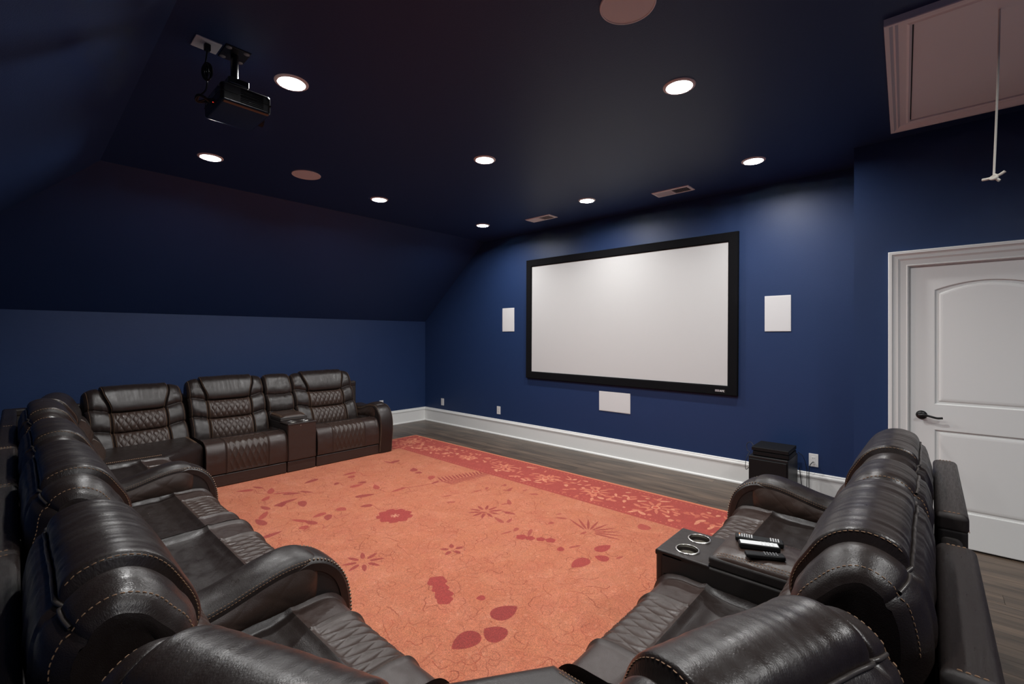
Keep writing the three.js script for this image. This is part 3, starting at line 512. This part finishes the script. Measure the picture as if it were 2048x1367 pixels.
  if (!plain) for (const s of [-1, 1]) { lines.push(lineOn(S, (k) => [s * (xbAt(lerp(0.01, E3 - 0.02, k)) - 0.012), lerp(0.01, E3 - 0.02, k)], 80)); lines.push(lineOn(S, (k) => [s * (xb0 + 0.012), lerp(0.01, E1, k)], 50)); }
  for (const s of [-1, 1]) lines.push(lineOn(S, (k) => [s * (W - 0.022), lerp(0.02, E3 + 0.12, k)], 90));
  mesh('stitching', stitches(lines), M.thread, g).userData.kind = 'stuff';
  const rear = lineOn(S, (k) => [lerp(-W + 0.03, W - 0.03, k), E3], 60);
  mesh('piping', new THREE.TubeGeometry(new THREE.CatmullRomCurve3(rear.pts.map((p, i) => p.addScaledVector(rear.nrm[i].normalize(), 0.004))), 90, 0.0042, 8), M.piping, g);
}
const SEAT = profile([[0.40, 0.44], [0.55, 0.452], [0.70, 0.455], [0.77, 0.458], [0.82, 0.466], [0.885, 0.473], [0.95, 0.454], [0.995, 0.39], [1.008, 0.28], [0.998, 0.145]]);
function buildSeat(g, W, seed) {
  const xb = 0.52 * W, L = SEAT.L, EC = 0.372, rc = 0.02;
  const D = (x, l) => {
    const ax = Math.abs(x); let d = 0;
    if (l < EC) { d = 0.022 * Math.pow(Math.max(0, 1 - (x / W) ** 4), 0.5) * sm(0, 0.10, EC - l) + 0.0025 * nz(x * 9 + seed, l * 22, seed) * sm(0, 0.1, EC - l) + 0.004 * Math.exp(-(EC - l) / 0.05) * nz(x * 3 + seed, l * 60, seed + 2); }
    else { const t = (l - EC) / 0.16; d = 0.015 * sm(-0.15, 0.75, t) * (1 - 0.7 * sm(0.8, 3.2, t)); }
    d -= 0.008 * gauss(l - EC, 0.012);
    if (l > EC) {
      d -= 0.009 * gauss(ax - xb, 0.007);
      if (ax < xb) { const m = sm(0.015, 0.04, xb - ax) * sm(0, 0.02, l - EC) * sm(0, 0.03, L - l); d += 0.0075 * m * quiltPuff(x + 0.011, l, 0.056, 0.15); }
      else d += 0.0022 * nz(x * 8 + seed, l * 14, seed + 4);
    }
    const q = clamp((ax - (W - rc)) / rc, 0, 0.985); d -= rc * (1 - Math.sqrt(1 - q * q));
    return d;
  };
  const S = (x, l) => { const [z, y, a, b] = SEAT.at(l), d = D(x, l); return new THREE.Vector3(x, y + b * d, z + a * d); };
  const f = (x, l) => { const p = S(x, l); return [p.x, p.y, p.z, x, l]; };
  mesh('seat_cushion', patch((a, b) => f(lerp(-W, W, a), lerp(0, EC, b)), 50, 36), M.leather, g);
  mesh('quilted_footrest', patch((a, b) => f(lerp(-xb, xb, a), lerp(EC, L, b)), 96, 96), M.quilt, g);
  for (const s of [-1, 1]) {
    mesh('footrest_side', patch((a, b) => f(s < 0 ? lerp(-W, -xb, a) : lerp(xb, W, a), lerp(EC, L, b)), 22, 56), M.baseLeather, g);
    mesh('cushion_side', patch((a, b) => { const p = S(s * W, b * L); return [s * W * 0.999, lerp(p.y, 0.2, a), lerp(p.z, Math.min(p.z, 0.94), a), a * 0.2, b * L]; }, 3, 40, s < 0), M.leather, g);
  }
  const lines = [];
  for (const s of [-1, 1]) { lines.push(lineOn(S, (k) => [s * (xb - 0.011), lerp(EC + 0.01, L - 0.01, k)], 60)); lines.push(lineOn(S, (k) => [s * (xb + 0.011), lerp(EC + 0.01, L - 0.01, k)], 60)); lines.push(lineOn(S, (k) => [s * (W - 0.014), lerp(EC + 0.01, L - 0.01, k)], 60)); }
  mesh('stitching', stitches(lines), M.thread, g).userData.kind = 'stuff';
}
function buildFrame(g, x0, x1, backTop = 0.88) {
  mesh('plinth', rbox(x0 + 0.004, x1 - 0.004, 0.012, 0.135, 0.03, 0.985, 0.012, 3), M.baseLeather, g);
  mesh('seat_box', rbox(x0 + 0.005, x1 - 0.005, 0.13, 0.40, 0.05, 0.95, 0.01, 2), M.frameLeather, g);
  mesh('back_shell', rbox(x0 + 0.003, x1 - 0.003, 0.03, backTop - 0.05, -0.03, 0.055, 0.02, 4), M.frameLeather, g);
  const flap = mesh('back_cap', rbox(x0 + 0.003, x1 - 0.003, backTop - 0.075, backTop, -0.033, 0.060, 0.022, 4), M.leather, g);
  const y = backTop - 0.066, ln = [];
  for (const z of [-0.0335]) ln.push({ pts: [new THREE.Vector3(x0 + 0.03, y, z), new THREE.Vector3(x1 - 0.03, y, z)], nrm: [new THREE.Vector3(0, 0, -1), new THREE.Vector3(0, 0, -1)] });
  for (const x of [x0 + 0.022, x1 - 0.022]) ln.push({ pts: [new THREE.Vector3(x, backTop + 0.0002, -0.005), new THREE.Vector3(x, backTop + 0.0002, 0.032)], nrm: [up, up] });
  mesh('stitching', stitches(ln), M.thread, flap).userData.kind = 'stuff';
}
// arm: s = +1 when the seat lies on the -x side of the arm
function buildArm(g, xc, s, tw = 0.17) {
  const a = new THREE.Group(); a.name = 'arm'; g.add(a); a.position.x = xc;
  const prof = [[0.06, 0.015], [0.975, 0.015], [0.995, 0.15], [1.012, 0.30], [1.008, 0.42], [0.98, 0.51], [0.925, 0.572], [0.86, 0.595], [0.70, 0.545], [0.50, 0.50], [0.30, 0.50], [0.06, 0.56]];
  const bw = tw - 0.018, b = 0.014, g0 = new THREE.ExtrudeGeometry(new THREE.Shape(prof.map((p) => new THREE.Vector2(...p))), { depth: bw - 2 * b, bevelEnabled: true, bevelSize: 0.004, bevelThickness: b, bevelSegments: 3 });
  g0.rotateY(-Math.PI / 2); g0.translate(bw / 2 - b, 0, 0);
  mesh('arm_body', g0, M.frameLeather, a);
  // curved front post with nailheads on both edges
  const F = profile([[0.985, 0.02], [1.0, 0.15], [1.018, 0.30], [1.014, 0.42], [0.985, 0.515], [0.928, 0.580], [0.86, 0.608], [0.80, 0.598]]), hw = tw / 2 - 0.004, xo = 0;
  const fp = (x, l, o) => { const [z, y, n1, n2] = F.at(l), k = Math.abs(x) / hw, d = o * Math.sqrt(Math.max(0, 1 - k ** 6)) + 0.006 * (1 - k * k); return [x + xo, y + n2 * d, z + n1 * d, x, l]; };
  mesh('front_post', patch((q, t) => fp(lerp(-hw, hw, q), t * F.L, 0.016), 20, 50), M.leather, a);
  for (const e of [-1, 1]) mesh('post_edge', patch((q, t) => { const p = fp(e * hw, t * F.L, 0.016), [z, y, n1, n2] = F.at(t * F.L); return [p[0], lerp(p[1], y - n2 * 0.03, q), lerp(p[2], z - n1 * 0.03, q), q * 0.03, t * F.L]; }, 1, 40, e < 0), M.leather, a);
  const heads = [], sp = new THREE.SphereGeometry(0.0052, 8, 5);
  for (const e of [-1, 1]) for (let l = 0.02; l < F.L - 0.02; l += 0.0155) { const p = fp(e * (hw - 0.010), l, 0.016), c = sp.clone(); c.translate(p[0], p[1], p[2]); heads.push(c); }
  mesh('nailhead_trim', mergeGeometries(heads), M.nail, a).userData.kind = 'stuff';
  // padded top, high at the front and dipping towards the back
  const z0 = 0.30, z1 = 0.90, topY = (z) => 0.560 + 0.070 * sm(0.45, 0.80, z) + 0.01 * sm(0.5, 0.3, z), rx = tw / 2 - 0.004;
  const end = (z) => Math.sqrt(Math.max(0.0004, 1 - Math.pow(clamp((z - (z1 - 0.10)) / 0.10, 0, 1), 2)));
  const pad = (th, z) => { const e = end(z), yc = topY(z) - 0.035, c = Math.cos(th), sn = Math.sin(th); return [-s * (rx * Math.sign(c) * Math.abs(c) ** 0.8) * lerp(0.75, 1, e) + 0, yc + (0.062 * e + 0.002 * nz(z * 14, th * 2, xc)) * Math.sign(sn) * Math.abs(sn) ** 0.75, z, th * 0.1, z]; };
  mesh('arm_pad', patch((q, t) => pad(lerp(0.02, Math.PI + 0.4, q), lerp(z0, z1, t)), 28, 56, s > 0), M.leather, a);
  const inner = (q, z) => { const p = pad(0.02, z), yb = 0.445, e = end(z), m = Math.sin(Math.PI * clamp(q, 0, 1)); return [p[0] - s * (0.016 * m * e + 0.004 * quiltPuff(q * 0.12, z, 0.10, 0.16) * m * e - 0.0), lerp(p[1], Math.min(yb, p[1] - 0.01), q), z - 0.02 * (1 - e) * q, q * 0.12, z]; };
  mesh('inner_quilted_panel', patch((q, t) => inner(q, lerp(z0, z1 - 0.004, t)), 26, 80, s < 0), M.quilt, a);
  const pts = [], nrm = [], p2 = [], n2 = []; for (let k = 0; k <= 60; k++) { const z = lerp(z0, z1 - 0.02, k / 60); let p = pad(0.22, z); pts.push(new THREE.Vector3(p[0], p[1], p[2])); nrm.push(new THREE.Vector3(-s, 0.5, 0)); p = pad(0.40, z); p2.push(new THREE.Vector3(p[0], p[1], p[2])); n2.push(new THREE.Vector3(-s, 0.8, 0)); }
  mesh('stitching', stitches([{ pts, nrm }, { pts: p2, nrm: n2 }]), M.thread, a).userData.kind = 'stuff';
}
const GAPX = 0.004;
function seatModule(label, width, pos, turn, arm, seed, group) {
  const g = thing('recliner_seat', label, 'sofa', pos, turn, group), aw = arm ? 0.20 : 0;
  const x0 = -width / 2 + (arm < 0 ? aw : 0), x1 = width / 2 - (arm > 0 ? aw : 0), W = (x1 - x0) / 2 - GAPX, c = new THREE.Group();
  const sub = new THREE.Group(); sub.position.x = (x0 + x1) / 2;
  const before = g.children.length;
  buildBack(sub, W, seed); buildSeat(sub, W, seed + 0.5);
  // parts become direct children of the seat
  [...sub.children].forEach((m) => { m.position.x += sub.position.x; g.add(m); });
  buildFrame(g, -width / 2, width / 2);
  if (arm) buildArm(g, arm > 0 ? width / 2 - aw / 2 : -width / 2 + aw / 2, arm, aw);
  return g;
}
function consoleModule(label, width, pos, turn, seed, group) {
  const g = thing('console_unit', label, 'sofa console', pos, turn, group), W = width / 2 - GAPX;
  buildBack(g, W, seed, true);
  mesh('plinth', rbox(-W, W, 0.012, 0.135, 0.03, 0.985, 0.012, 3), M.baseLeather, g);
  mesh('front_panel', rbox(-W, W, 0.137, 0.545, 0.962, 1.0, 0.014, 4), M.baseLeather, g);
  mesh('body', rbox(-W, W, 0.13, 0.548, 0.05, 0.785, 0.01, 3), M.frameLeather, g);
  mesh('lower_body', rbox(-W, W, 0.13, 0.465, 0.76, 0.97, 0.01, 2), M.frameLeather, g);
  for (const e of [-1, 1]) mesh('side_panel', rbox(e * W, e * (W - 0.016), 0.40, 0.545, 0.77, 0.97, 0.004, 2), M.frameLeather, g);
  const dk = new THREE.Shape([[-W + 0.008, -0.992], [W - 0.008, -0.992], [W - 0.008, -0.77], [-W + 0.008, -0.77]].map((p) => new THREE.Vector2(...p)));
  for (const x of [-0.073, 0.073]) dk.holes.push(new THREE.Path().absarc(x, -0.885, 0.052, 0, Math.PI * 2, true));
  const dkg = new THREE.ExtrudeGeometry(dk, { depth: 0.012, bevelEnabled: true, bevelSize: 0.008, bevelThickness: 0.008, bevelSegments: 4, curveSegments: 24 }); dkg.rotateX(-Math.PI / 2); dkg.translate(0, 0.534, 0);
  mesh('cup_deck', dkg, M.leather, g);
  mesh('back_shell', rbox(-W, W, 0.03, 0.80, -0.015, 0.045, 0.02, 4), M.frameLeather, g);
  // raised lid
  const hw = W - 0.006, lid = (x, z) => { const ex = Math.abs(x) / hw, ez = Math.abs((z - 0.555) / 0.215), k = Math.pow(Math.max(0, 1 - ex ** 5), 0.5) * Math.pow(Math.max(0, 1 - ez ** 6), 0.5); return [x, 0.565 + 0.062 * k + 0.0025 * nz(x * 22, z * 8 + x * 14, seed) * k, z, x, z]; };
  mesh('lid', patch((a, b) => lid(lerp(-hw, hw, a), lerp(0.34, 0.77, b)), 48, 60, true), M.quilt, g);
  mesh('lid_base', rbox(-hw, hw, 0.545, 0.592, 0.342, 0.768, 0.012, 3), M.frameLeather, g);
  const ln = []; for (const s of [-1, 1]) for (const o of [0.018, 0.027]) { const pts = [], nrm = []; for (let k = 0; k <= 30; k++) { const p = lid(s * (hw - o), lerp(0.365, 0.745, k / 30)); pts.push(new THREE.Vector3(p[0], p[1], p[2])); nrm.push(new THREE.Vector3(s * 0.3, 1, 0)); } ln.push({ pts, nrm }); }
  mesh('stitching', stitches(ln), M.thread, g).userData.kind = 'stuff';
  for (const x of [-0.073, 0.073]) {
    const cup = new THREE.LatheGeometry([[0.0005, 0.472], [0.030, 0.472], [0.040, 0.476], [0.0435, 0.50], [0.0445, 0.552], [0.0452, 0.5585], [0.047, 0.560], [0.0515, 0.559], [0.053, 0.556], [0.053, 0.550]].map((p) => new THREE.Vector2(...p)), 56);
    cup.translate(x, 0, 0.885); mesh('cup_holder', cup, M.chrome, g).userData.label = 'polished steel cup holder';
  }
  return g;
}
function wedgeModule(label, a, b, pos, turn, seed, group, off, dz, rot, hw) {
  const g = thing('corner_wedge', label, 'sofa corner', pos, turn, group), F = 1.0;
  const poly = (m) => new THREE.Shape([[0.1, 0.1], [a - m, 0.1], [a - m, F - m], [F + 0.02 - m, b - m], [0.1, b - m]].map(([x, z]) => new THREE.Vector2(x, -z)));
  const ext = (m, y0, y1, bev, seg) => { const q = new THREE.ExtrudeGeometry(poly(m + bev), { depth: y1 - y0 - 2 * bev, bevelEnabled: true, bevelSize: bev, bevelThickness: bev, bevelSegments: seg, steps: 1 }); q.rotateX(-Math.PI / 2); q.translate(0, y0 + bev, 0); return q; };
  mesh('plinth', ext(0.02, 0.012, 0.135, 0.008, 2), M.baseLeather, g);
  // rounded seat: straight skirt below, soft rolled edge above
  const sk = ext(0.008, 0.13, 0.482, 0.07, 9);
  mesh('seat_cushion', toCreasedNormals(sk, 0.6), M.leather, g);
  mesh('back_shell', rbox(-0.03, a, 0.03, 0.81, -0.03, 0.055, 0.02, 4), M.frameLeather, g);
  mesh('back_shell', rbox(-0.03, 0.055, 0.03, 0.81, 0.04, b, 0.02, 4), M.frameLeather, g);
  mesh('back_cap', rbox(-0.033, a - 0.003, 0.785, 0.86, -0.033, 0.060, 0.022, 4), M.leather, g);
  mesh('back_cap', rbox(-0.033, 0.060, 0.785, 0.86, 0.05, b - 0.003, 0.022, 4), M.leather, g);
  mesh('corner_block', rbox(0.06, 0.34, 0.35, 0.74, 0.06, 0.34, 0.05, 4), M.leather, g);
  // two angled backs
  const spots = [[a - off, dz, rot], [dz, b - off, Math.PI / 2 - rot]];
  spots.forEach(([x, z, r], i) => {
    const s = new THREE.Group(); s.name = 'angled_back'; s.position.set(x, 0, z); s.rotation.y = r; s.scale.y = 0.965; g.add(s); buildBack(s, hw, seed + i * 2.3);
  });
  const ln = []; for (const o of [0.012, 0.024]) {
    ln.push({ pts: [new THREE.Vector3(a - 0.04 - o, 0.4824, 0.45), new THREE.Vector3(a - 0.04 - o, 0.4824, F - 0.07)], nrm: [up, up] });
    ln.push({ pts: [new THREE.Vector3(0.45, 0.4824, b - 0.04 - o), new THREE.Vector3(F - 0.07, 0.4824, b - 0.04 - o)], nrm: [up, up] });
  }
  mesh('stitching', stitches(ln), M.thread, g).userData.kind = 'stuff';
  return g;
}
const QL = Math.PI / 2, QR = -Math.PI / 2, QB = Math.PI;
const UBL = -6.24, VBR = -0.05, UBR = 0.075;
const mid = (a, b) => (a + b) / 2;
// left run, facing right
seatModule('dark brown leather recliner seat with a nailhead arm by the screen wall, left sectional', 1.01, [UBL, 0, -mid(2.365, 3.375)], QL, 1, 1.3, 'recliner seats of the sectionals');
consoleModule('brown leather cup holder console between two seats along the low left wall', 0.325, [UBL, 0, -mid(2.04, 2.365)], QL, 2.7, 'cup holder consoles');
seatModule('dark brown leather recliner seat between the console and the corner wedge, left sectional', 0.78, [UBL, 0, -mid(1.26, 2.04)], QL, 0, 4.1, 'recliner seats of the sectionals');
wedgeModule('dark brown leather corner wedge of the sectional under the sloped ceiling', 1.31, 1.31, [UBL, 0, -VBR], QL, 6.4, 'corner wedges of the sectionals', 0.465, 0.075, 0.12, 0.395);
// rear run, facing the screen
seatModule('dark leather recliner seat beside the left corner wedge, facing the screen', 0.98, [mid(-4.93, -3.95), 0, -VBR], QB, 0, 8.2, 'recliner seats of the sectionals');
seatModule('dark leather recliner seat facing the screen with a padded arm next to the left corner', 1.0, [mid(-3.95, -2.95), 0, -VBR], QB, 1, 10.6, 'recliner seats of the sectionals');
seatModule('armless dark leather recliner seat in the middle of the row facing the screen', 0.92, [mid(-2.95, -2.03), 0, -VBR], QB, 0, 12.9, 'recliner seats of the sectionals');
seatModule('dark leather recliner seat facing the screen with a padded arm, beside the right corner wedge', 0.91, [mid(-2.03, -1.12), 0, -VBR], QB, 1, 15.1, 'recliner seats of the sectionals');
// right corner and run, facing left
wedgeModule('black brown leather corner wedge of the sectional on the door side', 1.195, 1.255, [UBR, 0, -VBR], QB, 17.7, 'corner wedges of the sectionals', 0.44, 0.115, 0.37, 0.285);
seatModule('black brown leather recliner seat between the corner wedge and the console, right sectional', 0.77, [UBR, 0, -mid(1.21, 1.98)], QR, 0, 19.4, 'recliner seats of the sectionals');
consoleModule('black leather cup holder console with remotes on its lid', 0.32, [UBR, 0, -mid(1.98, 2.30)], QR, 21.2, 'cup holder consoles');
seatModule('dark brown leather recliner seat with an arm beside the subwoofer, right sectional', 0.99, [UBR, 0, -mid(2.30, 3.29)], QR, -1, 23.8, 'recliner seats of the sectionals');

// ---------------------------------------------------------------- remotes on the right console lid
function remote(name, label, u, v, y, ang, L, w, h, face, keys) {
  const g = thing(name, label, 'remote', [u, y, -v], ang);
  mesh('case', rbox(-L / 2, L / 2, 0, h, -w / 2, w / 2, 0.006, 3), M.blackMatte, g);
  if (face) mesh('face_plate', rbox(-L / 2 + 0.006, L / 2 - 0.006, h - 0.003, h + 0.0012, -w / 2 + 0.004, w / 2 - 0.004, 0.002, 2), face, g);
  keys.forEach(([x, z, sx, sz, m]) => mesh('button', rbox(x - sx, x + sx, h - 0.001, h + 0.0028, z - sz, z + sz, Math.min(0.0012, sx * 0.6), 2), m, g));
}
{
  const k1 = [], k2 = [], k3 = [];
  for (let i = 0; i < 6; i++) for (let j = 0; j < 3; j++) { k1.push([-0.075 + i * 0.0095, -0.012 + j * 0.012, 0.0028, 0.0036, i === 0 && j === 0 ? M.orangeBtn : M.button]); if (i < 4) k1.push([0.045 + i * 0.0095, -0.012 + j * 0.012, 0.0028, 0.0036, M.button]); }
  for (let i = 0; i < 4; i++) for (let j = 0; j < 3; j++) k2.push([0.01 + i * 0.014, -0.012 + j * 0.012, 0.0035, 0.003, M.grille]);
  for (let i = 0; i < 5; i++) for (let j = 0; j < 3; j++) k3.push([0.0 + i * 0.011, -0.010 + j * 0.010, 0.0028, 0.0028, M.plateDark]);
  const lidY = 0.629;
  remote('remote_control', 'long black remote control with many small white keys on the console lid', -0.545, 2.185, lidY, 0.30, 0.185, 0.046, 0.020, null, k1);
  remote('remote_control', 'black remote control with a silver face plate on the console lid', -0.53, 2.125, lidY, 0.42, 0.155, 0.044, 0.022, M.silver, k2);
  remote('remote_control', 'small black remote control with round dark keys near the lid edge', -0.49, 2.052, lidY, 0.50, 0.145, 0.038, 0.017, null, k3);
}

renderer.render(scene, camera);
